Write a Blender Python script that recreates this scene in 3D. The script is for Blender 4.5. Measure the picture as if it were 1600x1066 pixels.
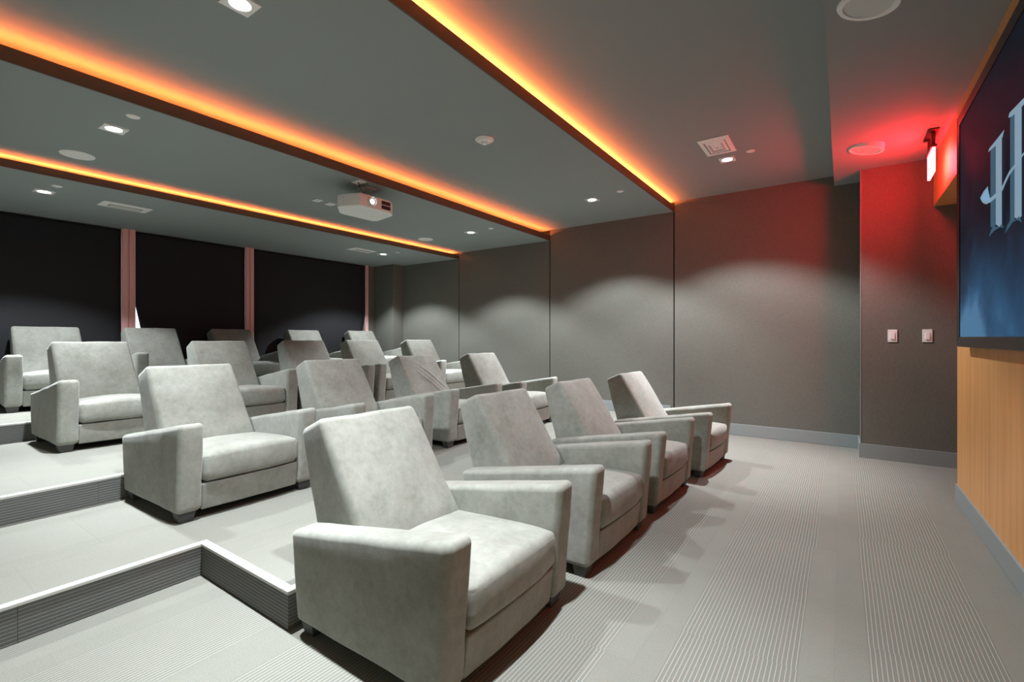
import bpy, bmesh, math, random
from mathutils import Vector, Matrix, noise

random.seed(7)
for o in list(bpy.data.objects):
    bpy.data.objects.remove(o)
scene = bpy.context.scene
COL = scene.collection

# ------------------------------------------------------------------ camera
cam_data = bpy.data.cameras.new('camera')
cam_data.sensor_width = 36.0
cam_data.lens = 740.0 / 1600.0 * 36.0
cam_data.shift_y = -6.0 / 1600.0
cam_data.clip_start = 0.02
cam = bpy.data.objects.new('camera', cam_data)
cam.location = (0, 0, 1.2)
cam.rotation_euler = (math.pi / 2, 0, math.radians(34.9))
COL.objects.link(cam)
scene.camera = cam

# ------------------------------------------------------------------ world (daylight outside the covered windows)
world = bpy.data.worlds.new('daylight')
scene.world = world
world.use_nodes = True
world.node_tree.nodes['Background'].inputs[0].default_value = (0.95, 0.98, 1.0, 1)
world.node_tree.nodes['Background'].inputs[1].default_value = 2.0

# ------------------------------------------------------------------ exposure and lamp strengths
vs = scene.view_settings
vs.view_transform = 'Standard'
vs.look = 'None'
vs.gamma = 1.0
vs.use_curve_mapping = False
vs.exposure = 0.0
SPILL_W = 205.0      # wide part of each downlight's beam
BEAM_W = 430.0       # narrow hot centre of each downlight's beam
COVE_STRENGTH = 135.0
EXIT_STRENGTH = 135.0
SCREEN_STRENGTH = 1.0


# ------------------------------------------------------------------ material helpers
class NT:
    def __init__(self, name):
        self.m = bpy.data.materials.new(name)
        self.m.use_nodes = True
        self.t = self.m.node_tree
        self.b = self.t.nodes['Principled BSDF']
        self.out = self.t.nodes['Material Output']

    def n(self, typ, **kw):
        nd = self.t.nodes.new(typ)
        for k, v in kw.items():
            setattr(nd, k, v)
        return nd

    def l(self, a, b):
        self.t.links.new(a, b)

    def val(self, x):
        return x

    def math(self, op, a, b=None, c=None, clamp=False):
        nd = self.n('ShaderNodeMath', operation=op, use_clamp=clamp)
        for i, v in enumerate((a, b, c)):
            if v is None:
                continue
            if isinstance(v, (int, float)):
                nd.inputs[i].default_value = v
            else:
                self.l(v, nd.inputs[i])
        return nd.outputs[0]

    def mix(self, fac, a, b, blend='MIX'):
        nd = self.n('ShaderNodeMix', data_type='RGBA', blend_type=blend)
        for sock, v in ((nd.inputs[0], fac), (nd.inputs[6], a), (nd.inputs[7], b)):
            if isinstance(v, (int, float)):
                sock.default_value = v
            elif isinstance(v, tuple):
                sock.default_value = (*v, 1)
            else:
                self.l(v, sock)
        return nd.outputs[2]

    def coord(self, scale=(1, 1, 1), which='Object'):
        tc = self.n('ShaderNodeTexCoord')
        mp = self.n('ShaderNodeMapping')
        mp.inputs['Scale'].default_value = scale
        self.l(tc.outputs[which], mp.inputs[0])
        return mp.outputs[0]

    def noise(self, vec, scale, detail=3, rough=0.55):
        nd = self.n('ShaderNodeTexNoise')
        nd.inputs['Scale'].default_value = scale
        nd.inputs['Detail'].default_value = detail
        nd.inputs['Roughness'].default_value = rough
        self.l(vec, nd.inputs['Vector'])
        return nd.outputs['Fac']

    def bump(self, h, strength, dist=0.002):
        nd = self.n('ShaderNodeBump')
        nd.inputs['Strength'].default_value = strength
        nd.inputs['Distance'].default_value = dist
        self.l(h, nd.inputs['Height'])
        self.l(nd.outputs[0], self.b.inputs['Normal'])

    def ramp(self, fac, stops):
        nd = self.n('ShaderNodeValToRGB')
        el = nd.color_ramp.elements
        while len(el) < len(stops):
            el.new(0.5)
        for e, (p, c) in zip(el, stops):
            e.position = p
            e.color = (*c, 1)
        self.l(fac, nd.inputs[0])
        return nd.outputs[0]


def plain(name, col, rough=0.6, metal=0.0, var=0.06, scale=30):
    k = NT(name)
    f = k.noise(k.coord(), scale)
    c = k.mix(f, tuple(x * (1 - var) for x in col), tuple(min(1, x * (1 + var)) for x in col))
    k.l(c, k.b.inputs['Base Color'])
    k.b.inputs['Roughness'].default_value = rough
    k.b.inputs['Metallic'].default_value = metal
    return k.m


def emit(name, col, strength):
    k = NT(name)
    k.b.inputs['Base Color'].default_value = (*[min(1, c) for c in col], 1)
    k.b.inputs['Specular IOR Level'].default_value = 0.05
    k.b.inputs['Roughness'].default_value = 0.7
    k.b.inputs['Emission Color'].default_value = (*col, 1)
    k.b.inputs['Emission Strength'].default_value = strength
    return k.m


def suede_mat():
    k = NT('grey_suede')
    oi = k.n('ShaderNodeObjectInfo')
    off = k.n('ShaderNodeVectorMath', operation='SCALE')
    k.l(oi.outputs['Location'], off.inputs[0])
    off.inputs['Scale'].default_value = 1.7
    tc = k.n('ShaderNodeTexCoord')
    ad = k.n('ShaderNodeVectorMath', operation='ADD')
    k.l(tc.outputs['Object'], ad.inputs[0])
    k.l(off.outputs[0], ad.inputs[1])
    v = ad.outputs[0]
    a = k.noise(v, 6.5, 6, 0.66)
    b = k.noise(v, 30, 6, 0.72)
    s = k.math('ADD', k.math('MULTIPLY', a, 0.55), k.math('MULTIPLY', b, 0.45))
    c = k.ramp(s, [(0.34, (0.198, 0.201, 0.168)), (0.5, (0.258, 0.262, 0.228)), (0.68, (0.325, 0.331, 0.296))])
    k.l(c, k.b.inputs['Base Color'])
    k.b.inputs['Roughness'].default_value = 0.88
    k.b.inputs['Specular IOR Level'].default_value = 0.25
    k.b.inputs['Sheen Weight'].default_value = 0.35
    k.b.inputs['Sheen Roughness'].default_value = 0.4
    h = k.math('ADD', k.noise(v, 380, 2), k.math('MULTIPLY', k.noise(v, 9, 3), 2.0))
    k.bump(h, 0.25, 0.004)
    return k.m


def carpet_mat(name, base, line, stripe_half=0.205, dark=1.0):
    k = NT(name)
    tc = k.n('ShaderNodeTexCoord')
    sp = k.n('ShaderNodeSeparateXYZ')
    k.l(tc.outputs['Object'], sp.inputs[0])
    oi = k.n('ShaderNodeObjectInfo')
    x = sp.outputs[0]
    x2 = k.math('ADD', x, k.math('MULTIPLY', k.math('SUBTRACT', oi.outputs['Random'], 0.5), 0.022))
    fr = k.math('FRACT', k.math('MULTIPLY', k.math('ADD', x2, 5.0), 1 / 0.0152))
    tri = k.math('ABSOLUTE', k.math('SUBTRACT', fr, 0.5))
    st = k.n('ShaderNodeMapRange', interpolation_type='SMOOTHSTEP')
    st.inputs['From Min'].default_value = 0.33
    st.inputs['From Max'].default_value = 0.44
    k.l(tri, st.inputs['Value'])
    band = k.math('LESS_THAN', k.math('ABSOLUTE', x2), stripe_half)
    fine = k.noise(tc.outputs['Object'], 210, 3, 0.8)
    stripe = k.math('MULTIPLY', st.outputs[0], band)
    broken = k.math('MULTIPLY', stripe, k.math('ADD', 0.55, k.math('MULTIPLY', fine, 0.8)), clamp=True)
    mott = k.noise(tc.outputs['Object'], 5, 3)
    tone = k.math('ADD', k.math('ADD', 0.45, k.math('MULTIPLY', fine, 0.95)),
                  k.math('ADD', k.math('MULTIPLY', mott, 0.12), k.math('MULTIPLY', oi.outputs['Random'], 0.06)))
    cb = k.n('ShaderNodeVectorMath', operation='SCALE')
    cb.inputs[0].default_value = base
    k.l(tone, cb.inputs['Scale'])
    # the ground between the ribs is a little darker than the plain band
    groove = k.math('MULTIPLY', band, 0.30)
    g = k.mix(groove, cb.outputs[0], tuple(c * 0.62 for c in base))
    c = k.mix(broken, g, line)
    k.l(c, k.b.inputs['Base Color'])
    k.b.inputs['Roughness'].default_value = 0.95
    k.b.inputs['Specular IOR Level'].default_value = 0.1
    k.bump(k.math('ADD', k.math('MULTIPLY', stripe, 1.2), fine), 0.5, 0.003)
    return k.m


def wallfabric_mat():
    k = NT('taupe_wall_fabric')
    v = k.coord((1, 1, 1))
    w = k.noise(k.coord((260, 260, 40)), 1.0, 2)
    w2 = k.noise(k.coord((40, 40, 300)), 1.0, 2)
    m = k.noise(v, 3, 2)
    f = k.math('ADD', k.math('MULTIPLY', k.math('ADD', w, w2), 0.45), k.math('MULTIPLY', m, 0.1))
    c = k.ramp(f, [(0.32, (0.128, 0.128, 0.108)), (0.5, (0.156, 0.156, 0.134)), (0.68, (0.185, 0.185, 0.160))])
    k.l(c, k.b.inputs['Base Color'])
    k.b.inputs['Roughness'].default_value = 0.9
    k.b.inputs['Specular IOR Level'].default_value = 0.15
    k.bump(f, 0.4, 0.002)
    return k.m


def wood_mat():
    k = NT('straight_grain_wood')
    g = k.noise(k.coord((30, 30, 0.9)), 1.0, 4, 0.6)
    fine = k.noise(k.coord((220, 220, 3.0)), 1.0, 2)
    f = k.math('ADD', k.math('MULTIPLY', g, 0.7), k.math('MULTIPLY', fine, 0.3))
    c = k.ramp(f, [(0.34, (0.62, 0.285, 0.085)), (0.5, (0.71, 0.35, 0.12)), (0.66, (0.80, 0.42, 0.165))])
    k.l(c, k.b.inputs['Base Color'])
    k.b.inputs['Roughness'].default_value = 0.45
    k.bump(f, 0.1, 0.001)
    return k.m


def screen_mat():
    """the film picture on the lit screen: navy sky with blue cloud (local y = along the wall, z = up)"""
    k = NT('lit_screen_picture')
    tc = k.n('ShaderNodeTexCoord')
    sp = k.n('ShaderNodeSeparateXYZ')
    k.l(tc.outputs['Object'], sp.inputs[0])
    n1 = k.noise(tc.outputs['Object'], 1.7, 6, 0.6)
    n2 = k.noise(tc.outputs['Object'], 4.0, 5, 0.6)
    low = k.math('MULTIPLY', k.math('SUBTRACT', 0.75, sp.outputs[2]), 0.62, clamp=True)     # cloud bank near the bottom
    f = k.math('ADD', k.math('MULTIPLY', k.math('ADD', k.math('MULTIPLY', n1, 0.7), k.math('MULTIPLY', n2, 0.3)), 0.75), low)
    ny = k.math('POWER', k.math('DIVIDE', k.math('SUBTRACT', sp.outputs[1], 1.12), 0.50), 2.0)
    nz = k.math('POWER', k.math('DIVIDE', k.math('SUBTRACT', sp.outputs[2], 0.13), 0.24), 2.0)
    cloud = k.math('SUBTRACT', k.math('SUBTRACT', k.math('ADD', 0.55, n2), ny), nz, clamp=True)   # pale cloud in the lower far corner
    f = k.math('ADD', f, k.math('MULTIPLY', cloud, 0.28))
    c = k.ramp(f, [(0.36, (0.003, 0.006, 0.012)), (0.50, (0.006, 0.016, 0.032)), (0.64, (0.012, 0.040, 0.085)),
                   (0.80, (0.024, 0.080, 0.165)), (0.95, (0.065, 0.17, 0.30))])
    k.b.inputs['Base Color'].default_value = (0.006, 0.006, 0.007, 1)
    k.b.inputs['Roughness'].default_value = 0.6
    k.b.inputs['Specular IOR Level'].default_value = 0.08
    k.l(c, k.b.inputs['Emission Color'])
    k.b.inputs['Emission Strength'].default_value = SCREEN_STRENGTH
    return k.m


def glass_mat():
    k = NT('window_glass')
    tr = k.n('ShaderNodeBsdfTransparent')
    gl = k.n('ShaderNodeBsdfGlossy')
    gl.inputs['Roughness'].default_value = 0.02
    mx = k.n('ShaderNodeMixShader')
    fr = k.n('ShaderNodeFresnel')
    k.l(fr.outputs[0], mx.inputs[0])
    k.l(tr.outputs[0], mx.inputs[1])
    k.l(gl.outputs[0], mx.inputs[2])
    k.l(mx.outputs[0], k.out.inputs[0])
    return k.m


M = {}
M['suede'] = suede_mat()
M['foot'] = plain('dark_grey_foot', (0.055, 0.056, 0.055), 0.6)
M['carpet'] = carpet_mat('striped_carpet', (0.215, 0.214, 0.186), (0.350, 0.349, 0.308))
M['riser'] = carpet_mat('ribbed_riser_carpet', (0.150, 0.150, 0.142), (0.27, 0.27, 0.255))
M['slab'] = plain('floor_underlay', (0.17, 0.17, 0.15), 0.9)
M['lit_edge'] = plain('lit_carpet_edge', (0.55, 0.55, 0.51), 0.6, var=0.03)  # carpet's brightly lit step edge, its brightness put into a paler colour
M['fabric'] = wallfabric_mat()
M['reveal'] = plain('dark_panel_joint', (0.012, 0.012, 0.012), 0.9)
M['ceiling'] = plain('grey_ceiling_paint', (0.285, 0.315, 0.305), 0.85, var=0.015, scale=4)
M['lip'] = plain('brown_cove_edge', (0.092, 0.068, 0.048), 0.7, var=0.05)
M['base'] = plain('grey_baseboard_paint', (0.27, 0.305, 0.305), 0.5, var=0.03)
M['wood'] = wood_mat()
M['white'] = plain('white_plastic', (0.88, 0.87, 0.84), 0.5, var=0.02)
M['offwhite'] = plain('off_white_plastic', (0.62, 0.61, 0.58), 0.5, var=0.03)
M['vent_gap'] = plain('vent_shadow_gap', (0.03, 0.03, 0.028), 0.8)
M['metal'] = plain('brushed_metal', (0.55, 0.55, 0.55), 0.35, 0.9)
M['darkmetal'] = plain('dark_metal', (0.06, 0.055, 0.055), 0.5, 0.5)
M['black'] = plain('black_bezel', (0.014, 0.014, 0.015), 0.35)
M['shade'] = plain('black_shade_fabric', (0.006, 0.007, 0.009), 0.75, var=0.15, scale=60)
M['mullion'] = plain('pink_beige_mullion', (0.85, 0.47, 0.45), 0.45, var=0.04)  # one even pink-beige tone for mullions, sills and head rails
M['glass'] = glass_mat()
M['screen'] = screen_mat()
M['letter_light'] = emit('silver_letter_face', (0.17, 0.27, 0.35), 1.0)
M['letter_mid'] = emit('blue_letter_side', (0.035, 0.085, 0.13), 1.0)
M['letter_dark'] = emit('dark_letter_edge', (0.005, 0.012, 0.02), 1.0)
M['led'] = emit('orange_led', (1.0, 0.195, 0.042), COVE_STRENGTH)
M['led_front'] = emit('orange_led_front', (1.0, 0.195, 0.042), COVE_STRENGTH * 1.7)
M['exit'] = emit('red_sign_light', (1.0, 0.018, 0.028), EXIT_STRENGTH)
M['lamp'] = emit('lamp_lens', (0.95, 0.98, 1.0), 30.0)
M['projlens'] = emit('projector_lens_light', (0.95, 0.97, 1.0), 12.0)


# ------------------------------------------------------------------ object helpers
def link(name, bm, mat, parent=None, smooth=False, loc=None):
    me = bpy.data.meshes.new(name)
    bmesh.ops.recalc_face_normals(bm, faces=bm.faces)
    if smooth:
        for f in bm.faces:
            f.smooth = True
    bm.to_mesh(me)
    bm.free()
    me.materials.append(mat)
    o = bpy.data.objects.new(name, me)
    COL.objects.link(o)
    if parent is not None:
        o.parent = parent
    if loc is not None:
        o.location = loc
    return o


def tag(o, label=None, cat=None, group=None, kind=None):
    if label:
        o['label'] = label
    if cat:
        o['category'] = cat
    if group:
        o['group'] = group
    if kind:
        o['kind'] = kind
    return o


def thing(name, label, cat, loc=(0, 0, 0), rz=0.0, group=None):
    o = bpy.data.objects.new(name, None)
    o.empty_display_size = 0.1
    COL.objects.link(o)
    o.location = loc
    o.rotation_euler = (0, 0, rz)
    return tag(o, label, cat, group)


def box(bm, x0, x1, y0, y1, z0, z1):
    v = [bm.verts.new((x, y, z)) for x in (x0, x1) for y in (y0, y1) for z in (z0, z1)]
    for q in ((0, 1, 3, 2), (4, 6, 7, 5), (0, 4, 5, 1), (2, 3, 7, 6), (0, 2, 6, 4), (1, 5, 7, 3)):
        bm.faces.new([v[i] for i in q])
    return v


def BX(*a, bevel=0.0, seg=2):
    bm = bmesh.new()
    box(bm, *a)
    if bevel:
        bmesh.ops.bevel(bm, geom=list(bm.edges), offset=bevel, segments=seg, affect='EDGES', profile=0.5)
    return bm


def lathe(prof, n=32, close=True):
    """profile [(r, z)] spun about z"""
    bm = bmesh.new()
    rings = []
    for r, z in prof:
        if r < 1e-6:
            rings.append([bm.verts.new((0, 0, z))])
        else:
            rings.append([bm.verts.new((r * math.cos(2 * math.pi * i / n), r * math.sin(2 * math.pi * i / n), z)) for i in range(n)])
    for a, b in zip(rings, rings[1:]):
        for i in range(n):
            j = (i + 1) % n
            q = [a[i % len(a)], a[j % len(a)], b[j % len(b)], b[i % len(b)]]
            q = list(dict.fromkeys(q))
            if len(q) > 2:
                bm.faces.new(q)
    return bm


def prism(pts, z0, z1, bevel=0.0):
    """polygon in xy extruded in z"""
    bm = bmesh.new()
    lo = [bm.verts.new((x, y, z0)) for x, y in pts]
    hi = [bm.verts.new((x, y, z1)) for x, y in pts]
    n = len(pts)
    bm.faces.new(lo[::-1])
    bm.faces.new(hi)
    for i in range(n):
        j = (i + 1) % n
        bm.faces.new((lo[i], lo[j], hi[j], hi[i]))
    if bevel:
        bmesh.ops.bevel(bm, geom=list(bm.edges), offset=bevel, segments=2, affect='EDGES', profile=0.5)
    return bm


def tube(pts, r, n=8):
    bm = bmesh.new()
    rings = []
    for i, p in enumerate(pts):
        p = Vector(p)
        d = (Vector(pts[min(i + 1, len(pts) - 1)]) - Vector(pts[max(i - 1, 0)])).normalized()
        u = d.orthogonal().normalized()
        w = d.cross(u)
        rings.append([bm.verts.new(p + r * (math.cos(2 * math.pi * k / n) * u + math.sin(2 * math.pi * k / n) * w)) for k in range(n)])
    for a, b in zip(rings, rings[1:]):
        for k in range(n):
            bm.faces.new((a[k], a[(k + 1) % n], b[(k + 1) % n], b[k]))
    bm.faces.new(rings[0][::-1])
    bm.faces.new(rings[-1])
    return bm


def rbox(sx, sy, sz, r, warp=None, seg=4, mid=(4, 4, 4)):
    """a soft upholstered block: rounded box of half sizes, mapped through warp(p, u) (u = -1..1 coordinates)"""
    def axis(h, m):
        h2 = h - r
        a = [-h2 - r * math.tan((1 - t / seg) * math.pi / 4) for t in range(seg)]
        b = [-h2 + 2 * h2 * i / m for i in range(m + 1)]
        return a + b + [-x for x in reversed(a)]
    ax = [axis(h, m) for h, m in zip((sx, sy, sz), mid)]
    hs = (sx, sy, sz)
    bm = bmesh.new()
    cache = {}

    def vert(i, j, k):
        key = (i, j, k)
        if key in cache:
            return cache[key]
        p = [ax[0][i], ax[1][j], ax[2][k]]
        q = [max(-h + r, min(h - r, c)) for c, h in zip(p, hs)]
        d = Vector([a - b for a, b in zip(p, q)])
        v = Vector(q) + (d.normalized() * r if d.length > 1e-9 else d)
        if warp:
            v = warp(v, Vector((v.x / sx, v.y / sy, v.z / sz)))
        cache[key] = bm.verts.new(v)
        return cache[key]
    n = [len(a) - 1 for a in ax]
    for f in (0, n[0]):
        for j in range(n[1]):
            for k in range(n[2]):
                bm.faces.new((vert(f, j, k), vert(f, j + 1, k), vert(f, j + 1, k + 1), vert(f, j, k + 1)))
    for f in (0, n[1]):
        for i in range(n[0]):
            for k in range(n[2]):
                bm.faces.new((vert(i, f, k), vert(i + 1, f, k), vert(i + 1, f, k + 1), vert(i, f, k + 1)))
    for f in (0, n[2]):
        for i in range(n[0]):
            for j in range(n[1]):
                bm.faces.new((vert(i, j, f), vert(i + 1, j, f), vert(i + 1, j + 1, f), vert(i, j + 1, f)))
    return bm


def quad_warp(fb, ft, rt, rb, y0b, y1b, y0t, y1t, extra=None):
    """side profile: front-bottom, front-top, rear-top, rear-bottom (x, z); y limits at bottom and top"""
    def w(v, u):
        s, t, q = (u.x + 1) / 2, (u.z + 1) / 2, (u.y + 1) / 2
        x = (1 - t) * ((1 - s) * rb[0] + s * fb[0]) + t * ((1 - s) * rt[0] + s * ft[0])
        z = (1 - t) * ((1 - s) * rb[1] + s * fb[1]) + t * ((1 - s) * rt[1] + s * ft[1])
        a = y0b + (y0t - y0b) * t
        b = y1b + (y1t - y1b) * t
        p = Vector((x, a + (b - a) * q, z))
        return extra(p, u) if extra else p
    return w


# ------------------------------------------------------------------ the room
X_WOOD, X_BACK, Y_RIGHT, Y_JOG, Y_LEFT = 0.69, -7.53, 6.33, 5.875, -0.25
TIERS = [(0.0, None), (0.158, -1.86), (0.316, -3.80), (0.474, -5.70)]     # floor height, front edge
NOTCH_Y, NOTCH_X = 1.065, -2.65                                           # the near aisle is cut back into the first tier


def struct(name, bm, m, label, parent=None, smooth=False):
    o = link(name, bm, m, parent, smooth)
    if parent is None:
        tag(o, label, None, None, 'structure')
    return o


# floor slabs (the carpet tiles on them are parts)
TH = 0.012
floor0 = struct('floor', BX(NOTCH_X, 1.3, Y_LEFT, Y_RIGHT + .1, -0.1, -TH), M['slab'], 'front carpeted floor level before the screen')
t1 = bmesh.new()
box(t1, -3.80, NOTCH_X - TH, Y_LEFT, Y_RIGHT + .1, -0.1, 0.158 - TH)
box(t1, NOTCH_X - TH, -1.86 - TH, NOTCH_Y + TH, Y_RIGHT + .1, -0.1, 0.158 - TH)
floor1 = struct('floor', t1, M['slab'], 'first raised carpeted tier with a notched corner at the near aisle')
floor2 = struct('floor', BX(-5.70, -3.80 - TH, Y_LEFT, Y_RIGHT + .1, -0.1, 0.316 - TH), M['slab'], 'second raised carpeted tier')
floor3 = struct('floor', BX(X_BACK - .2, -5.70 - TH, Y_LEFT, Y_RIGHT + .1, -0.1, 0.474 - TH), M['slab'], 'top raised carpeted tier below the windows')

tile_cache = {}


def carpet_tile(x0, x1, y0, y1, ztop, parent, cx):
    """a carpet tile clipped to x0..x1,y0..y1; its own origin at the tile centre so the stripe band stays centred"""
    cy = (y0 + y1) / 2
    g = 0.00005
    key = (round(x0 - cx, 3), round(x1 - cx, 3), round(y1 - y0, 3))
    if key not in tile_cache:
        bm = BX(x0 - cx + g, x1 - cx - g, -(y1 - y0) / 2 + g, (y1 - y0) / 2 - g, -TH, 0)
        up = [e for e in bm.edges if all(v.co.z > -1e-6 for v in e.verts)]
        bmesh.ops.bevel(bm, geom=up, offset=0.0003, segments=1, affect='EDGES')
        o = link('carpet_tile', bm, M['carpet'], parent)
        tile_cache[key] = o.data
    else:
        o = bpy.data.objects.new('carpet_tile', tile_cache[key])
        COL.objects.link(o)
        o.parent = parent
    o.location = (cx, cy, ztop)
    return o


def tile_area(x0, x1, y0, y1, ztop, parent, xc0, yoff):
    S = 0.61
    i0 = math.floor((x0 - xc0) / S - 0.5)
    for i in range(i0, i0 + 20):
        c = xc0 + i * S
        a, b = max(x0, c - S / 2), min(x1, c + S / 2)
        if b - a < 0.004:
            continue
        j0 = math.floor((y0 - yoff) / S)
        for j in range(j0, j0 + 20):
            d = yoff + j * S + (0.0 if i % 2 else 0.30)
            e, f = max(y0, d), min(y1, d + S)
            if f - e < 0.004:
                continue
            carpet_tile(a, b, e, f, ztop, parent, c)


NW = 0.035      # width of the carpet edge strip that is painted bright
tile_area(-1.86, 1.25, Y_LEFT, Y_RIGHT, 0.0, floor0, -0.33, 2.30)
tile_area(NOTCH_X, -1.86, Y_LEFT, NOTCH_Y, 0.0, floor0, -0.33, 2.30)
tile_area(-3.80, NOTCH_X - NW, Y_LEFT, NOTCH_Y + NW, 0.158, floor1, -0.33, 2.0)
tile_area(-3.80, -1.86 - NW, NOTCH_Y + NW, Y_RIGHT, 0.158, floor1, -0.33, 2.0)
tile_area(-5.70, -3.80 - NW, Y_LEFT, Y_RIGHT, 0.316, floor2, -0.33, 2.2)
tile_area(X_BACK, -5.70 - NW, Y_LEFT, Y_RIGHT, 0.474, floor3, -0.33, 2.1)

riser_cache = {}


def riser_run(p0, p1, zlo, zhi, parent, nrm):
    """ribbed carpet pieces on the vertical face from p0 to p1 (xy), facing nrm"""
    p0, p1 = Vector((*p0, 0)), Vector((*p1, 0))
    L = (p1 - p0).length
    n = max(1, round(L / 0.61))
    d = (p1 - p0) / n
    w, h = d.length, zhi - zlo
    for i in range(n):
        c = p0 + d * (i + 0.5)
        key = (round(w, 3), round(h, 3))
        # local x = up the riser (stripe count), local y = along it, local z = outwards
        if key not in riser_cache:
            bm = BX(-h / 2, h / 2, -w / 2 + .0006, w / 2 - .0006, -TH, 0.0)
            o = link('riser_tile', bm, M['riser'], parent)
            riser_cache[key] = o.data
        else:
            o = bpy.data.objects.new('riser_tile', riser_cache[key])
            COL.objects.link(o)
            o.parent = parent
        zax = Vector((*nrm, 0))
        xax = Vector((0, 0, 1))
        yax = zax.cross(xax)
        m = Matrix((xax, yax, zax)).transposed().to_4x4()
        m.translation = Vector((c.x, c.y, (zlo + zhi) / 2))
        o.matrix_local = m


def lit_edge(x0, x1, y0, y1, ztop, parent):  # added strip along the carpet edge, coloured as if catching light
    link('lit_step_edge', BX(x0, x1, y0, y1, ztop - 0.014, ztop + 0.002, bevel=0.003), M['lit_edge'], parent)


riser_run((NOTCH_X, Y_LEFT), (NOTCH_X, NOTCH_Y + TH), 0, 0.144, floor1, (1, 0))
riser_run((NOTCH_X, NOTCH_Y), (-1.86, NOTCH_Y), 0, 0.144, floor1, (0, -1))
riser_run((-1.86, NOTCH_Y), (-1.86, Y_RIGHT), 0, 0.144, floor1, (1, 0))
riser_run((-3.80, Y_LEFT), (-3.80, Y_RIGHT), 0.158, 0.302, floor2, (1, 0))
riser_run((-5.70, Y_LEFT), (-5.70, Y_RIGHT), 0.316, 0.460, floor3, (1, 0))
lit_edge(NOTCH_X - NW, NOTCH_X + .004, Y_LEFT, NOTCH_Y - .004, 0.158, floor1)
lit_edge(NOTCH_X - NW, -1.86 - NW, NOTCH_Y - .004, NOTCH_Y + NW, 0.158, floor1)
lit_edge(-1.86 - NW, -1.856, NOTCH_Y - .004, Y_RIGHT, 0.158, floor1)
lit_edge(-3.80 - NW, -3.796, Y_LEFT, Y_RIGHT, 0.316, floor2)
lit_edge(-5.70 - NW, -5.696, Y_LEFT, Y_RIGHT, 0.474, floor3)

# ceiling levels, each a step lower, with a lit cove behind the edge of the next one
CE = [2.98, 2.85, 2.69, 2.585]
EDGE = [None, -1.815, -3.70, -5.58]
YA, YB = Y_LEFT, Y_RIGHT + .1
struct('ceiling', BX(-2.15, 1.3, YA, YB, 2.98, 3.12), M['ceiling'], 'highest grey ceiling level, over the front row')
c2 = bmesh.new()
box(c2, -4.03, -1.827, YA, YB, 2.85, 2.868)
box(c2, -2.17, -2.15, YA, YB, 2.868, 3.12)
struct('ceiling', c2, M['ceiling'], 'second grey ceiling level with the smoke detector')
c3 = bmesh.new()
box(c3, -5.88, -3.712, YA, YB, 2.69, 2.708)
box(c3, -4.05, -4.03, YA, YB, 2.708, 2.90)
struct('ceiling', c3, M['ceiling'], 'third grey ceiling level that carries the projector')
c4 = bmesh.new()
box(c4, X_BACK - .2, -5.592, YA, YB, 2.585, 2.593)
box(c4, -5.90, -5.88, YA, YB, 2.593, 2.75)
struct('ceiling', c4, M['ceiling'], 'lowest grey ceiling level, along the windows')
struct('ceiling', BX(-0.075, 1.3, YA, YB, 2.87, 2.98), M['ceiling'], 'dropped ceiling strip along the screen wall')

for n, (x, z, top, lab) in enumerate(((-1.815, 2.85, 2.932, 'brown cove edge nearest the screen with orange light above it'),
                                      (-3.70, 2.69, 2.772, 'middle brown cove edge with orange light above it'),
                                      (-5.58, 2.585, 2.652, 'rear brown cove edge with orange light above it'))):
    t = struct('trim_%d' % (n + 1), BX(x - 0.012, x, YA, Y_RIGHT, z, top), M['lip'], lab)
    # the LED rope lying in the cove behind the edge
    up = 0.006 if n == 0 else 0.0        # the front rope lies highest, so its glow reaches furthest
    link('light_strip', BX(x - 0.062, x - 0.052, YA, Y_RIGHT - .02, top - 0.014 + up, top - 0.007 + up), M['led_front'] if n == 0 else M['led'], t)
    link('light_strip_channel', BX(x - 0.066, x - 0.048, YA, Y_RIGHT - .02, z + 0.018, top - 0.014 + up), M['white'], t)

# walls
wr = struct('wall_right', BX(X_BACK - .2, 0.2, Y_RIGHT + .02, Y_RIGHT + .12, -0.1, 3.12), M['reveal'], 'long side wall of tall taupe fabric panels')
SEAMS = [-7.00, -5.56, -3.705, -1.818, 0.15]
for a, b in zip(SEAMS, SEAMS[1:]):
    zt = {-7.00: 2.585, -5.56: 2.69, -3.705: 2.85, -1.818: 2.98}[a]
    link('wall_panel', BX(a + 0.008, b - (0.008 if b < 0 else 0), Y_RIGHT, Y_RIGHT + .02, 0.0, zt, bevel=0.0012, seg=1), M['fabric'], wr)
wj = struct('wall_right', BX(0.15, 1.4, Y_JOG, Y_RIGHT + .12, -0.1, 2.87), M['fabric'], 'short projecting taupe wall with two light switches')
link('corner_bead', BX(0.146, 0.153, Y_JOG - .003, Y_JOG + .004, 0.0, 2.87), M['base'], wj)
wc = bmesh.new()
box(wc, X_BACK - .1, -7.00, 6.08, Y_RIGHT + .02, 0.3, 2.585)
struct('wall_back', wc, M['fabric'], 'taupe corner column beside the windows')
struct('wall_back', BX(X_BACK - .2, X_BACK - .03, 5.90, Y_RIGHT + .12, -0.1, 2.6), M['fabric'], 'narrow strip of back wall between window and corner column')
struct('wall_back', BX(X_BACK - .2, X_BACK - .012, Y_LEFT, 0.665, -0.1, 2.6), M['fabric'], 'back wall beyond the first window')
struct('wall_back', BX(X_BACK - .2, X_BACK - .03, 0.62, 5.90, -0.1, 0.9), M['fabric'], 'low back wall under the windows')
struct('wall_left', BX(X_BACK - .2, 1.4, Y_LEFT - .1, Y_LEFT, -0.1, 3.12), M['fabric'], 'side wall behind the viewer')
struct('wall_front', BX(1.3, 1.4, Y_LEFT, Y_JOG, -0.1, 3.12), M['fabric'], 'wall behind the screen bulkhead')

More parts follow.
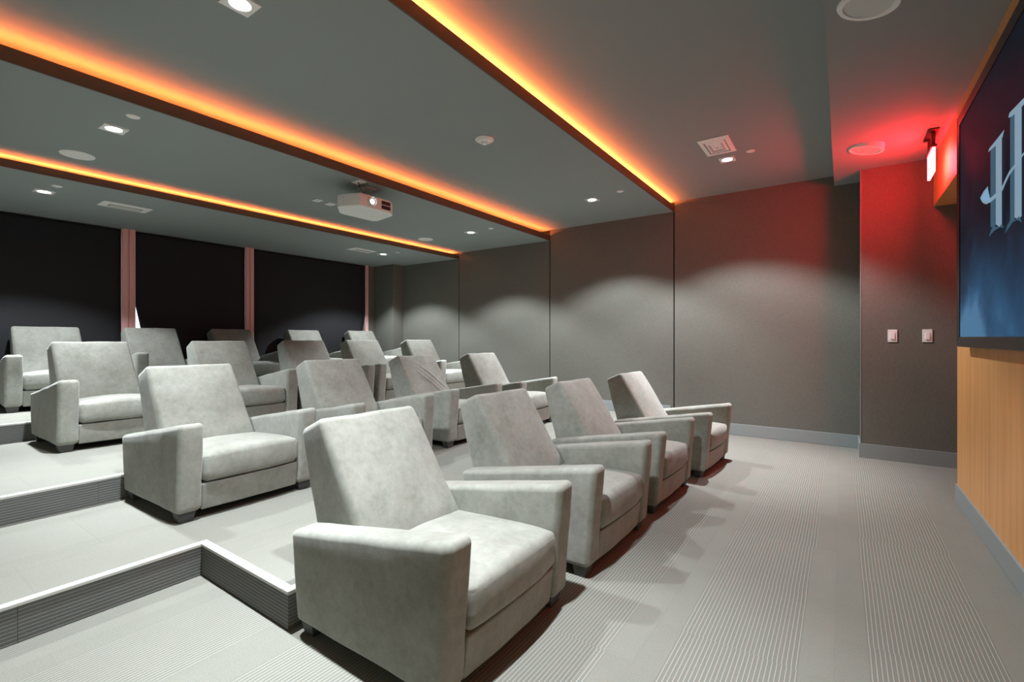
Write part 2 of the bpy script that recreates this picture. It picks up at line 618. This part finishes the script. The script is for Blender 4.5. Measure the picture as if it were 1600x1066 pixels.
# baseboards
BH = 0.14
struct('baseboard_right', BX(-1.86, 0.15, Y_RIGHT - .014, Y_RIGHT, 0, BH, bevel=.003), M['base'], 'grey baseboard along the fabric panels at the front floor level')
struct('baseboard_right', BX(-3.80, -1.86, Y_RIGHT - .014, Y_RIGHT, .158, .158 + BH, bevel=.003), M['base'], 'grey baseboard along the fabric panels on the first tier')
struct('baseboard_right', BX(-5.70, -3.80, Y_RIGHT - .014, Y_RIGHT, .316, .316 + BH, bevel=.003), M['base'], 'grey baseboard along the fabric panels on the second tier')
struct('baseboard_right', BX(-7.0, -5.70, Y_RIGHT - .014, Y_RIGHT, .474, .474 + BH, bevel=.003), M['base'], 'grey baseboard along the fabric panels on the top tier')
bj = bmesh.new()
box(bj, 0.136, 1.3, Y_JOG - .014, Y_JOG, 0, BH)
box(bj, 0.136, 0.15, Y_JOG, Y_RIGHT - .014, 0, BH)
struct('baseboard_right', bj, M['base'], 'grey baseboard around the short projecting wall')
struct('baseboard_front', BX(X_WOOD - .012, X_WOOD + .004, Y_LEFT, 4.71, 0, 0.128, bevel=.003), M['base'], 'grey baseboard under the wood screen bulkhead')

# wood bulkhead that carries the television, and the fascia that runs on over the alcove
struct('wall_front', BX(X_WOOD, 1.3, Y_LEFT, 4.71, 0, 2.87), M['wood'], 'wood veneer bulkhead behind and below the television')
struct('trim_4', BX(X_WOOD + .008, 1.3, 4.71, Y_JOG, 2.42, 2.87), M['wood'], 'wood veneer fascia over the alcove beside the television')

# windows with mullions and glass
WIN = [(0.66, 2.10), (2.20, 3.61), (3.74, 5.86)]
wm = [struct('window_%d' % (i + 1), BX(X_BACK - .10, X_BACK - .06, a, b, 0.9, 0.95), M['mullion'],
             ('window covered by the leftmost black shade', 'middle window covered by a black shade', 'widest window, beside the corner column')[i])
      for i, (a, b) in enumerate(WIN)]
for w, (a, b) in zip(wm, WIN):
    link('glass_pane', BX(X_BACK - .085, X_BACK - .080, a, b + (.045 if b > 5 else 0), 0.95, 2.585), M['glass'], w)
    link('head_rail', BX(X_BACK - .10, X_BACK - .06, a, b, 2.53, 2.585), M['mullion'], w)


def mullion(y0, y1, parent):
    ym = (y0 + y1) / 2
    if y1 - y0 > 0.09:
        g = 0.006
        link('mullion', BX(X_BACK - .10, X_BACK + .030, y0, ym - g, 0.474, 2.585, bevel=.004), M['mullion'], parent)
        link('mullion', BX(X_BACK - .10, X_BACK + .030, ym + g, y1, 0.474, 2.585, bevel=.004), M['mullion'], parent)
        link('mullion_groove', BX(X_BACK - .09, X_BACK + .016, ym - g, ym + g, 0.474, 2.585), M['mullion'], parent)
    else:
        link('mullion', BX(X_BACK - .025, X_BACK + .030, y0, y1, 0.474, 2.585, bevel=.004), M['mullion'], parent)


mullion(2.10, 2.24, wm[0])
mullion(3.62, 3.745, wm[1])
mullion(5.86, 5.91, wm[2])


# ------------------------------------------------------------------ black roller shades
def roller_shade(y0, y1, curlL, curlR, label):
    t = thing('roller_shade', label, 'blind', (X_BACK, y0, 0.75), 0, 'black window shades')
    zt, zb = 2.572 - 0.75, 0.10
    bm = bmesh.new()
    nz, ny = 40, 24
    W = y1 - y0
    front, back = [], []
    for k in range(nz + 1):
        z = zt + (zb - zt) * k / nz
        s = min(1.6, max(0.0, (0.87 - z) / 0.32))          # the lower corners curl away from the frame
        a = curlL * s 
        b = W - curlR * s
        rowf, rowb = [], []
        for j in range(ny + 1):
            u = j / ny
            y = a + (b - a) * u
            edge = curlL * math.exp(-u * 7) + curlR * math.exp(-(1 - u) * 7)
            x = 0.006 * math.sin(u * 9 + z * 0.7) * (0.3 + (1 - z / zt)) + 0.5 * edge * s
            rowf.append(bm.verts.new((x, y, z)))
            rowb.append(bm.verts.new((x - 0.002, y, z)))
        front.append(rowf)
        back.append(rowb)
    for k in range(nz):
        for j in range(ny):
            bm.faces.new((front[k][j], front[k][j + 1], front[k + 1][j + 1], front[k + 1][j]))
            bm.faces.new((back[k][j], back[k + 1][j], back[k + 1][j + 1], back[k][j + 1]))
        for j in (0, ny):
            bm.faces.new((front[k][j], front[k + 1][j], back[k + 1][j], back[k][j]))
    for k in (0, nz):
        for j in range(ny):
            bm.faces.new((front[k][j], front[k][j + 1], back[k][j + 1], back[k][j]))
    link('shade_cloth', bm, M['shade'], t, smooth=True)
    hb = BX(-0.012, 0.006, curlL * 1.6 + .005, W - curlR * 1.6 - .005, zb - 0.03, zb + 0.002, bevel=.004)
    link('hem_bar', hb, M['black'], t)
    return t


roller_shade(0.668, 2.098, 0.0, 0.0, 'black roller shade on the left edge, over the window left of the first pink mullion')
roller_shade(2.243, 3.618, 0.052, 0.0, 'black roller shade between the two wide pink mullions, with a bright slit of daylight')
roller_shade(3.748, 5.858, 0.0, 0.100, 'wide black roller shade beside the corner column, bluish towards its foot')


# ------------------------------------------------------------------ armchairs
AW = 0.84        # overall width
AT = 0.13        # arm thickness


def fold(p, amp, sc):
    return amp * noise.noise(p * sc)


def make_back(t, creased=False):
    def back(p, u):
        if u.x > 0:
            p += Vector((.022, 0, .012)) * (1 - u.y ** 2) * (1 - u.z ** 2) * u.x
            if creased:
                # loose diagonal folds running down towards the far arm
                for c0, amp, wd in ((-.10, .016, .035), (.10, .013, .03), (.36, .010, .03)):
                    d = (u.y + .95 * u.z - c0)
                    fade = max(0, 1 - ((u.y - .3) / .8) ** 2) * max(0, 1 - (u.z / .85) ** 2)
                    p.x += amp * math.exp(-(d / (wd * 2)) ** 2) * fade
        return p + Vector((fold(p, .007, 5), fold(p, .002, 6), fold(p + Vector((5, 0, 0)), .006, 5)))
    w = quad_warp((-.505, .33), (-.818, .850), (-.965, .785), (-.80, .12), AT + .003, AW - AT - .003, AT - .003, AW - AT - .035, back)
    mid = (4, 44, 44) if creased else (4, 10, 10)
    return link('backrest', rbox(.10, .29, .30, .028, w, seg=4, mid=mid), M['suede'], t, smooth=True)


def chair_proto():
    t = thing('armchair', 'x', 'armchair', group='cinema armchairs')
    for side, (a, b) in enumerate(((0.0, AT), (AW - AT, AW))):
        def ex(p, u, a=a):
            # slight puffing of the upholstered faces
            p.y += (1 if u.y > 0 else -1) * 0.006 * (1 - u.x ** 2) * (1 - u.z ** 2) * (1 if abs(u.y) > .6 else 0)
            q = p + Vector((a * 3, a * 5, 0))
            return p + Vector((fold(q, .004, 6), fold(q + Vector((9, 0, 0)), .003, 7), fold(q + Vector((0, 9, 0)), .004, 6)))
        w = quad_warp((0.0, .055), (.040, .562), (-.835, .408), (-.79, .055), a, b, a, b, ex)
        link('arm', rbox(.42, .065, .24, .030, w, seg=4, mid=(10, 3, 7)), M['suede'], t, smooth=True)
    # seat cushion, crowned and rolled over at the front

    def seat(p, u):
        crown = (1 - u.y ** 2) * (1 - max(0, -u.x) ** 2)
        if u.z > 0:
            p.z += 0.030 * crown * u.z - 0.020 * max(0, u.x) ** 4 * u.z
        if u.x > 0.5:
            p.x += 0.022 * (1 - u.y ** 2) * (1 - 0.4 * u.z * u.z)
        g = max(0, abs(u.y) - .8) / .2
        p.x += 0.006 * g * math.sin(p.z * 160) * max(0, u.x)
        return p + Vector((fold(p, .004, 7), 0, fold(p + Vector((3, 1, 0)), .005, 5)))
    w = quad_warp((.018, .212), (.022, .378), (-.60, .345), (-.60, .212), AT + .001, AW - AT - .001, AT + .001, AW - AT - .001, seat)
    link('seat_cushion', rbox(.31, .29, .085, .030, w, seg=5, mid=(10, 10, 3)), M['suede'], t, smooth=True)

    def pan(p, u):
        if u.x > 0.5:
            p.x += 0.008 * (1 - u.y ** 2)
        return p + Vector((fold(p, .004, 5), 0, fold(p, .002, 6)))
    w = quad_warp((-.014, .052), (.006, .205), (-.06, .205), (-.06, .052), AT + .001, AW - AT - .001, AT + .001, AW - AT - .001, pan)
    link('front_panel', rbox(.035, .29, .078, .009, w, seg=3, mid=(2, 10, 4)), M['suede'], t, smooth=True)

    make_back(t)
    # the dust cover under the seat
    link('base', BX(-.77, -.05, AT - .01, AW - AT + .01, .058, .225), M['foot'], t)
    for fx, fy in ((-.022, .012), (-.022, AW - .112), (-.70, .012), (-.70, AW - .112)):
        bm = bmesh.new()
        v = box(bm, -.075, 0, 0, .10, 0, .07)
        for q in v:
            if q.co.z < .01:
                q.co.x = q.co.x * .8 - .008
                q.co.y = .05 + (q.co.y - .05) * .72
        bmesh.ops.bevel(bm, geom=list(bm.edges), offset=.003, segments=1, affect='EDGES')
        link('foot', bm, M['foot'], t, loc=(fx, fy, 0))
    return t


def copy_tree(src):
    r = src.copy()
    COL.objects.link(r)
    for ch in src.children:
        c = ch.copy()
        COL.objects.link(c)
        c.parent = r
    return r


proto = chair_proto()
ROWS = [
    (0.0, [(-1.024, 1.073, 0.3, 'pale grey suede armchair nearest the viewer, left end of the front row'),
           (-1.021, 2.114, -0.6, 'grey suede armchair in the front row, right behind the nearest chair'),
           (-1.023, 3.150, -0.9, 'grey suede armchair, third of four in the front row, shaded sideways'),
           (-0.953, 4.205, -2.1, 'brightly lit grey armchair at the far right end of the front row')]),
    (0.158, [(-2.997, 1.077, 0.8, 'grey armchair at the left end of the second row, just above the notched step'),
             (-2.930, 2.140, -1.2, 'shadowed grey armchair in the second row, just behind the nearest chair'),
             (-2.998, 3.268, 1.3, 'grey armchair in the second row with diagonal creases across its backrest'),
             (-2.900, 4.280, 0.8, 'grey armchair at the right end of the second row, with a bright backrest')]),
    (0.316, [(-4.854, 0.961, 0.1, 'grey armchair at the left end of the third row with a bright white seat'),
             (-4.760, 1.970, -2.5, 'blue-grey shaded armchair, second from the left in the third row'),
             (-4.740, 2.960, -1.5, 'dim grey armchair in the third row, middle of the five'),
             (-4.760, 3.890, 0.1, 'grey armchair in the third row with a half lit backrest, fourth from the left'),
             (-4.720, 4.950, 0.3, 'bright grey armchair at the right end of the third row by the fabric wall')]),
    (0.474, [(-6.500, 0.920, -3, 'grey armchair at the left end of the back row, below the leftmost shade'),
             (-6.400, 1.900, -0.8, 'dark grey armchair in the back row, beneath the slit of daylight'),
             (-6.490, 2.910, -0.7, 'darkest armchair in the back row, before the second pink mullion'),
             (-6.495, 4.040, -0.7, 'pale grey armchair in the back row, fourth from the left'),
             (-6.495, 5.190, 0, 'grey armchair at the right end of the back row, by the corner column')]),
]
first = True
for z, chairs in ROWS:
    for x, y, rz, lab in chairs:
        c = proto if first else copy_tree(proto)
        first = False
        c.location = (x, y, z)
        c.rotation_euler = (0, 0, math.radians(rz))
        c['label'] = lab
        if 'creases' in lab:
            for ch in list(c.children):
                if ch.name.startswith('backrest'):
                    bpy.data.objects.remove(ch)
            make_back(c, True)

# ------------------------------------------------------------------ television
TX, TY0, TY1, TZ0, TZ1 = 0.635, 1.45, 4.305, 1.137, 2.66
tv = thing('television', 'very large black framed television showing a blue night sky, on the wood wall', 'television', (TX, (TY0 + TY1) / 2, TZ0))
hw, hh = (TY1 - TY0) / 2, TZ1 - TZ0
bz = 0.065
link('casing', BX(0.004, X_WOOD - TX - 0.023, -hw, hw, 0, hh), M['black'], tv)
fr = bmesh.new()
prof = [(-hw, 0), (hw, 0), (hw, hh), (-hw, hh)]
inn = [(-hw + bz, bz), (hw - bz, bz), (hw - bz, hh - bz), (-hw + bz, hh - bz)]
vo = [fr.verts.new((0.004, a, b)) for a, b in prof]
vf = [fr.verts.new((-0.008, a + (.006 if a < 0 else -.006), b + (.006 if b < .1 else -.006))) for a, b in prof]
vi = [fr.verts.new((-0.004, a, b)) for a, b in inn]
vb = [fr.verts.new((0.004, a, b)) for a, b in inn]
for i in range(4):
    j = (i + 1) % 4
    fr.faces.new((vo[i], vo[j], vf[j], vf[i]))
    fr.faces.new((vf[i], vf[j], vi[j], vi[i]))
    fr.faces.new((vi[i], vi[j], vb[j], vb[i]))
link('bezel', fr, M['black'], tv)
scr = link('screen', BX(0.0005, 0.004, -hw + bz, hw - bz, bz, hh - bz), M['screen'], tv)


def flat(name, pts, mat, x, th=0.0008):
    """flat shape of the film title on the screen; pts = (room y, room z)"""
    bm = bmesh.new()
    cy = (TY0 + TY1) / 2
    a = [bm.verts.new((x, y - cy, z - TZ0)) for y, z in pts]
    b = [bm.verts.new((x + th, y - cy, z - TZ0)) for y, z in pts]
    n = len(pts)
    bm.faces.new(a)
    bm.faces.new(b[::-1])
    for i in range(n):
        j = (i + 1) % n
        bm.faces.new((a[i], a[j], b[j], b[i]))
    bmesh.ops.triangulate(bm, faces=[f for f in bm.faces if len(f.verts) > 4])
    return link(name, bm, mat, scr)


LETTER = [
    ('letter_serif', 'letter_light', [(3.507, 2.183), (3.482, 2.194), (3.333, 2.192), (3.206, 2.192), (3.24, 2.165), (3.363, 2.166)]),
    ('letter_stem', 'letter_mid', [(3.457, 2.177), (3.353, 2.166), (3.353, 1.767), (3.402, 1.76), (3.457, 1.775)]),
    ('letter_stem', 'letter_light', [(3.353, 2.164), (3.242, 2.165), (3.242, 1.75), (3.295, 1.745), (3.353, 1.77)]),
    ('letter_stem', 'letter_dark', [(3.242, 2.166), (3.182, 2.157), (3.182, 1.744), (3.242, 1.75)]),
    ('letter_serif', 'letter_mid', [(3.492, 1.731), (3.438, 1.76), (3.376, 1.763), (3.295, 1.742), (3.244, 1.748), (3.211, 1.726), (3.287, 1.741), (3.386, 1.743)]),
    ('letter_serif', 'letter_light', [(3.134, 2.223), (3.112, 2.238), (2.995, 2.227), (2.879, 2.218), (2.913, 2.186), (3.023, 2.192)]),
    ('letter_stem', 'letter_mid', [(3.102, 2.211), (3.033, 2.202), (3.033, 1.734), (3.062, 1.725), (3.102, 1.736)]),
    ('letter_stem', 'letter_light', [(3.033, 2.199), (2.931, 2.193), (2.931, 1.724), (2.976, 1.717), (3.033, 1.737)]),
    ('letter_stem', 'letter_dark', [(2.931, 2.193), (2.888, 2.189), (2.888, 1.723), (2.931, 1.724)]),
    ('letter_serif', 'letter_mid', [(3.188, 1.695), (3.142, 1.725), (3.081, 1.742), (3.023, 1.724), (2.967, 1.729), (2.93, 1.696), (2.996, 1.719), (3.066, 1.723), (3.115, 1.711)]),
]
for k, (nm, mt, pts) in enumerate(LETTER):
    flat(nm, pts, M[mt], -0.0006 - 0.0001 * k)
ribbon_mid = [(3.502, 1.995), (3.59, 1.991), (3.666, 1.976), (3.611, 1.943), (3.537, 1.923), (3.438, 1.913), (3.322, 1.912), (3.225, 1.917), (3.17, 1.938), (3.106, 1.958), (3.014, 1.967), (2.903, 1.98), (2.825, 1.986)]
up, dn = [], []
for i, (y, z) in enumerate(ribbon_mid):
    t_ = i / (len(ribbon_mid) - 1)
    wd = 0.005 if i < 4 else 0.011 * math.sin(math.pi * min(1, .12 + t_ * .8))
    a = ribbon_mid[max(0, i - 1)]
    b = ribbon_mid[min(len(ribbon_mid) - 1, i + 1)]
    d = Vector((b[0] - a[0], b[1] - a[1])).normalized()
    up.append((y - d.y * wd, z + d.x * wd))
    dn.append((y + d.y * wd, z - d.x * wd))
flat('letter_crossbar', up + dn[::-1], M['letter_light'], -0.0032)
link('indicator_light', BX(-0.009, -0.004, hw - .07, hw - .058, .03, .036), M['metal'], tv)


# ------------------------------------------------------------------ ceiling fittings
def ring_square(s, r, z0, z1, n=32):
    """square plate of half size s with a round hole of radius r"""
    bm = bmesh.new()
    def sq(a):
        c, q = math.cos(a), math.sin(a)
        k = s / max(abs(c), abs(q))
        return c * k, q * k
    rows = []
    for i in range(n):
        a = 2 * math.pi * i / n
        x, y = sq(a)
        rows.append([bm.verts.new(p) for p in ((x, y, z1), (x, y, z0), (r * math.cos(a), r * math.sin(a), z0), (r * .85 * math.cos(a), r * .85 * math.sin(a), z1))])
    for i in range(n):
        a, b = rows[i], rows[(i + 1) % n]
        for k in range(3):
            bm.faces.new((a[k], b[k], b[k + 1], a[k + 1]))
    return bm


def downlight(x, y, z, label):
    t = thing('downlight', label, 'ceiling light', (x, y, z), 0, 'recessed ceiling downlights')
    link('trim_plate', ring_square(.070, .050, -.007, -.0005), M['white'], t)
    link('lens', lathe([(0, -.0035), (.046, -.0035), (.046, -.001), (0, -.001)]), M['lamp'], t)
    for watts, deg, blend in ((SPILL_W, 116, 0.35), (BEAM_W, 64, 1.0)):
        d = bpy.data.lights.new('downlight_beam', 'SPOT')
        d.energy = watts
        d.spot_size = math.radians(deg)
        d.spot_blend = blend
        d.shadow_soft_size = 0.035
        d.color = (0.93, 1.0, 1.05)
        lo = bpy.data.objects.new('downlight_beam', d)
        COL.objects.link(lo)
        lo.parent = t
        lo.location = (0, 0, -0.045)


DL = [(-0.945, 1.15, 2.98, 'recessed downlight above the nearest front row chair'),
      (-0.945, 5.117, 2.98, 'bright downlight beside the square air vent near the screen'),
      (-2.44, 1.15, 2.85, 'large square glaring downlight at the top edge, left of the front cove'),
      (-2.462, 5.207, 2.85, 'downlight between the front and middle coves near the fabric wall'),
      (-4.267, 1.147, 2.69, 'square downlight left of the projector, between middle and rear coves'),
      (-4.324, 5.181, 2.69, 'small bright downlight between the middle and rear coves near the fabric wall'),
      (-6.22, 1.146, 2.585, 'square downlight above the leftmost shade'),
      (-6.27, 5.243, 2.585, 'small downlight behind the rear cove, beside the far vent')]
for a in DL:
    downlight(*a)

for x, y, z, lab in ((-0.719, 5.018, 2.98, 'small white sprinkler cover beside the downlight near the screen'),
                     (-2.061, 5.092, 2.85, 'small white sprinkler cover just behind the front cove'),
                     (-3.925, 1.158, 2.69, 'round white sprinkler cover beside the left square downlight'),
                     (-3.948, 5.154, 2.69, 'small white sprinkler cover just behind the middle cove'),
                     (-5.90, 1.173, 2.585, 'round white sprinkler cover above the leftmost shade'),
                     (-5.95, 5.269, 2.585, 'small white sprinkler cover just behind the rear cove')):
    t = thing('sprinkler_cover', lab, 'sprinkler', (x, y, z), 0, 'concealed sprinkler covers')
    link('cover_plate', lathe([(0, -.007), (.030, -.007), (.036, -.004), (.036, -.001), (0, -.001)]), M['white'], t, smooth=False)
    link('cup_rim', lathe([(.036, -.002), (.041, -.002), (.041, 0.0), (.036, 0.0)]), M['offwhite'], t)

for x, y, lab in ((-5.13, 1.143, 'flat round white ceiling speaker overlapping the rear cove at the left'),
                  (-5.20, 5.155, 'flat round white ceiling speaker above the rear cove near the fabric wall')):
    t = thing('ceiling_speaker', lab, 'speaker', (x, y, 2.69), 0, 'flat ceiling speakers')
    link('grille', lathe([(0, -.006), (.098, -.006), (.100, -.004), (.100, -.001), (0, -.001)], 48), M['white'], t)
    link('rim', lathe([(.100, -.005), (.110, -.004), (.112, 0), (.100, 0)], 48), M['white'], t)


def tilted_speaker(x, y, z, label):
    t = thing('ceiling_speaker', label, 'speaker', (x, y, z), 0, 'tilted ceiling speakers')
    n, r = 48, 0.125
    bm = bmesh.new()
    top, mid, rim, inr = [], [], [], []
    for i in range(n):
        a = 2 * math.pi * i / n
        c, s = math.cos(a), math.sin(a)
        top.append(bm.verts.new((1.04 * r * c, 1.04 * r * s, 0)))
        d = lambda q: -0.008 - 0.050 * (q / r + 1) / 2
        mid.append(bm.verts.new((r * c, r * s, d(r * c))))
        inr.append(bm.verts.new((r * .84 * c, r * .84 * s, d(r * .84 * c))))
        rim.append(bm.verts.new((r * .82 * c, r * .82 * s, d(r * .82 * c) + .008)))
    for i in range(n):
        j = (i + 1) % n
        for p, q in ((top, mid), (mid, inr), (inr, rim)):
            bm.faces.new((p[i], p[j], q[j], q[i]))
    link('housing', bm, M['white'], t)
    bm = bmesh.new()
    f = [bm.verts.new((r * .82 * math.cos(2 * math.pi * i / n), r * .82 * math.sin(2 * math.pi * i / n),
                       -0.001 - 0.050 * (.82 * math.cos(2 * math.pi * i / n) + 1) / 2)) for i in range(n)]
    bm.faces.new(f)
    link('grille', bm, M['offwhite'], t)


tilted_speaker(0.172, 5.19, 2.87, 'tilted round white speaker in the red lit dropped ceiling strip')
tilted_speaker(0.105, 2.93, 2.87, 'tilted round white speaker cut off by the top edge')

# smoke detector
t = thing('smoke_detector', 'round white smoke detector on the second ceiling level', 'smoke detector', (-2.441, 3.10, 2.85))
link('mounting_base', lathe([(0, -.014), (.074, -.014), (.078, -.010), (.078, 0), (0, 0)], 40), M['white'], t)
link('sensor_body', lathe([(0, -.046), (.020, -.046), (.026, -.040), (.026, -.030), (.050, -.028), (.066, -.018), (.066, -.014), (0, -.014)], 40), M['white'], t, smooth=True)


# air vents
def vent(x0, x1, y0, y1, z, label, kind):
    cx, cy = (x0 + x1) / 2, (y0 + y1) / 2
    hx, hy = (x1 - x0) / 2, (y1 - y0) / 2
    t = thing('air_vent', label, 'vent', (cx, cy, z), 0, 'white ceiling air vents')

    def frame(ax, ay, bx, by, z0, z1):
        bm = bmesh.new()
        o = [(-ax, -ay), (ax, -ay), (ax, ay), (-ax, ay)]
        i_ = [(-bx, -by), (bx, -by), (bx, by), (-bx, by)]
        vo_ = [bm.verts.new((*p, -.001)) for p in o]
        vm = [bm.verts.new((*p, z0)) for p in o]
        vi_ = [bm.verts.new((*p, z1)) for p in i_]
        vt = [bm.verts.new((*p, -.001)) for p in i_]
        for k in range(4):
            j = (k + 1) % 4
            for p, q in ((vo_, vm), (vm, vi_), (vi_, vt)):
                bm.faces.new((p[k], p[j], q[j], q[k]))
        return bm
    if kind == 'four_way':
        link('outer_frame', frame(hx, hy, hx * .70, hy * .70, -.006, -.014), M['white'], t)
        link('back_plate', BX(-hx * .7, hx * .7, -hy * .7, hy * .7, -.003, -.001), M['vent_gap'], t)
        link('louvre', frame(hx * .64, hy * .64, hx * .44, hy * .44, -.010, -.018), M['white'], t)
        link('louvre', frame(hx * .38, hy * .38, hx * .05, hy * .05, -.012, -.020), M['white'], t)
    else:
        link('outer_frame', frame(hx, hy, hx * .52, hy * .70, -.005, -.012), M['white'], t)
        link('back_plate', BX(-hx * .52, hx * .52, -hy * .7, hy * .7, -.003, -.001), M['vent_gap'], t)
        link('louvre', BX(-hx * .36, hx * .22, -hy * .64, hy * .64, -.011, -.004, bevel=.002), M['offwhite'], t)


vent(-1.085, -0.825, 4.49, 4.92, 2.98, 'square four-way white air vent beside the downlight near the screen', 'four_way')
vent(-6.38, -6.12, 1.57, 1.985, 2.585, 'white slotted air vent above the first pink mullion', 'slot')
vent(-6.40, -6.15, 4.61, 5.02, 2.585, 'small white slotted air vent near the far corner column', 'slot')

# two blank plates by the projector
for x, y, lab in ((-4.684, 3.015, 'white square ceiling plate, the left one of the two behind the projector'),
                  (-4.70, 3.185, 'white square ceiling plate, the right one of the two behind the projector')):
    t = thing('ceiling_outlet', lab, 'outlet', (x, y, 2.69), 0, 'ceiling outlet plates')
    link('cover_plate', BX(-.052, .052, -.040, .040, -.006, 0, bevel=.002), M['white'], t)
    link('socket', BX(-.018, .018, -.012, .012, -.009, -.006, bevel=.001), M['offwhite'], t)

# ------------------------------------------------------------------ projector
pj = thing('projector', 'white ceiling projector with a glowing lens, hung on a bracket', 'projector', (-3.92, 3.03, 2.44))
ox, oy = -3.92, 3.03
poly = [(-3.72, 2.84), (-3.715, 3.20), (-3.79, 3.29), (-4.08, 3.34), (-4.13, 3.31), (-4.14, 2.93), (-4.10, 2.88), (-3.97, 2.765), (-3.90, 2.765)]
link('body', prism([(x - ox, y - oy) for x, y in poly], 0.0, 0.125, bevel=.012), M['white'], pj)
link('vent_grille', BX(0.2, 0.2065, 0.055, 0.165, 0.025, 0.105, bevel=.002), M['black'], pj)
link('grille_bar', BX(0.206, 0.210, 0.055, 0.165, 0.060, 0.068), M['offwhite'], pj)
lensb = lathe([(.052, -.01), (.052, .012), (.044, .014), (.042, .004), (0, .004)], 36)
bmesh.ops.rotate(lensb, cent=(0, 0, 0), matrix=Matrix.Rotation(math.pi / 2, 3, 'Y'), verts=lensb.verts)
link('lens_barrel', lensb, M['offwhite'], pj, loc=(0.206, -0.06, 0.066))
lg = lathe([(0, .010), (.012, .009), (.022, .005), (.022, .002), (0, .002)], 32)
bmesh.ops.rotate(lg, cent=(0, 0, 0), matrix=Matrix.Rotation(math.pi / 2, 3, 'Y'), verts=lg.verts)
link('lens', lg, M['projlens'], pj, loc=(0.208, -0.06, 0.066))
link('mount_plate', BX(.06, .18, -.19, -.11, .240, .2495, bevel=.002), M['white'], pj)
link('mount_plate', BX(-.06, .08, -.03, .10, .240, .2495, bevel=.002), M['offwhite'], pj)
link('drop_post', tube([(0.01, 0.035, .12), (0.01, 0.035, .245)], .022, 14), M['metal'], pj)
link('mount_arm', tube([(.11, -.15, .22), (.06, -.05, .150), (.02, .03, .140)], .006), M['metal'], pj)
link('mount_arm', tube([(.02, .03, .140), (.10, .09, .145), (.13, .14, .128)], .006), M['metal'], pj)
link('mount_arm', tube([(.02, .03, .140), (-.10, .08, .145), (-.13, .12, .128)], .006), M['metal'], pj)
link('cable', tube([(.12, -.15, .242), (.12, -.145, .205), (.08, -.09, .19), (.0, -.03, .16), (-.1, -.03, .125)], .006), M['black'], pj)

# ------------------------------------------------------------------ exit sign
ex = thing('exit_sign', 'glowing red edge-on exit sign hung by a bracket beside the screen', 'sign', (0.60, 5.17, 2.87))
link('sign_panel', BX(-.009, .009, -.14, .14, -.345, -.150, bevel=.003), M['exit'], ex)
link('sign_housing', BX(-.020, .020, -.145, .145, -.150, -.128, bevel=.004), M['darkmetal'], ex)
link('bracket', BX(-.012, .012, -.11, -.07, -.128, -.010), M['darkmetal'], ex)
link('bracket', BX(-.012, .012, .07, .11, -.128, -.010), M['darkmetal'], ex)
link('canopy', BX(-.035, .035, -.15, .15, -.012, 0, bevel=.003), M['darkmetal'], ex)

# ------------------------------------------------------------------ light switches
for x, lab in ((0.398, 'white rocker light switch, the left one on the short projecting wall'),
               (0.654, 'white rocker light switch, the right one, nearer the screen')):
    t = thing('light_switch', lab, 'switch', (x, Y_JOG, 1.213), 0, 'light switches')
    link('cover_plate', BX(-.036, .036, -.007, 0, -.060, .060, bevel=.002), M['white'], t)
    rk = bmesh.new()
    v = box(rk, -.016, .016, -.011, -.006, -.032, .032)
    for q in v:
        if q.co.z < 0 and q.co.y < -.008:
            q.co.y -= .004
    link('rocker', rk, M['white'], t)
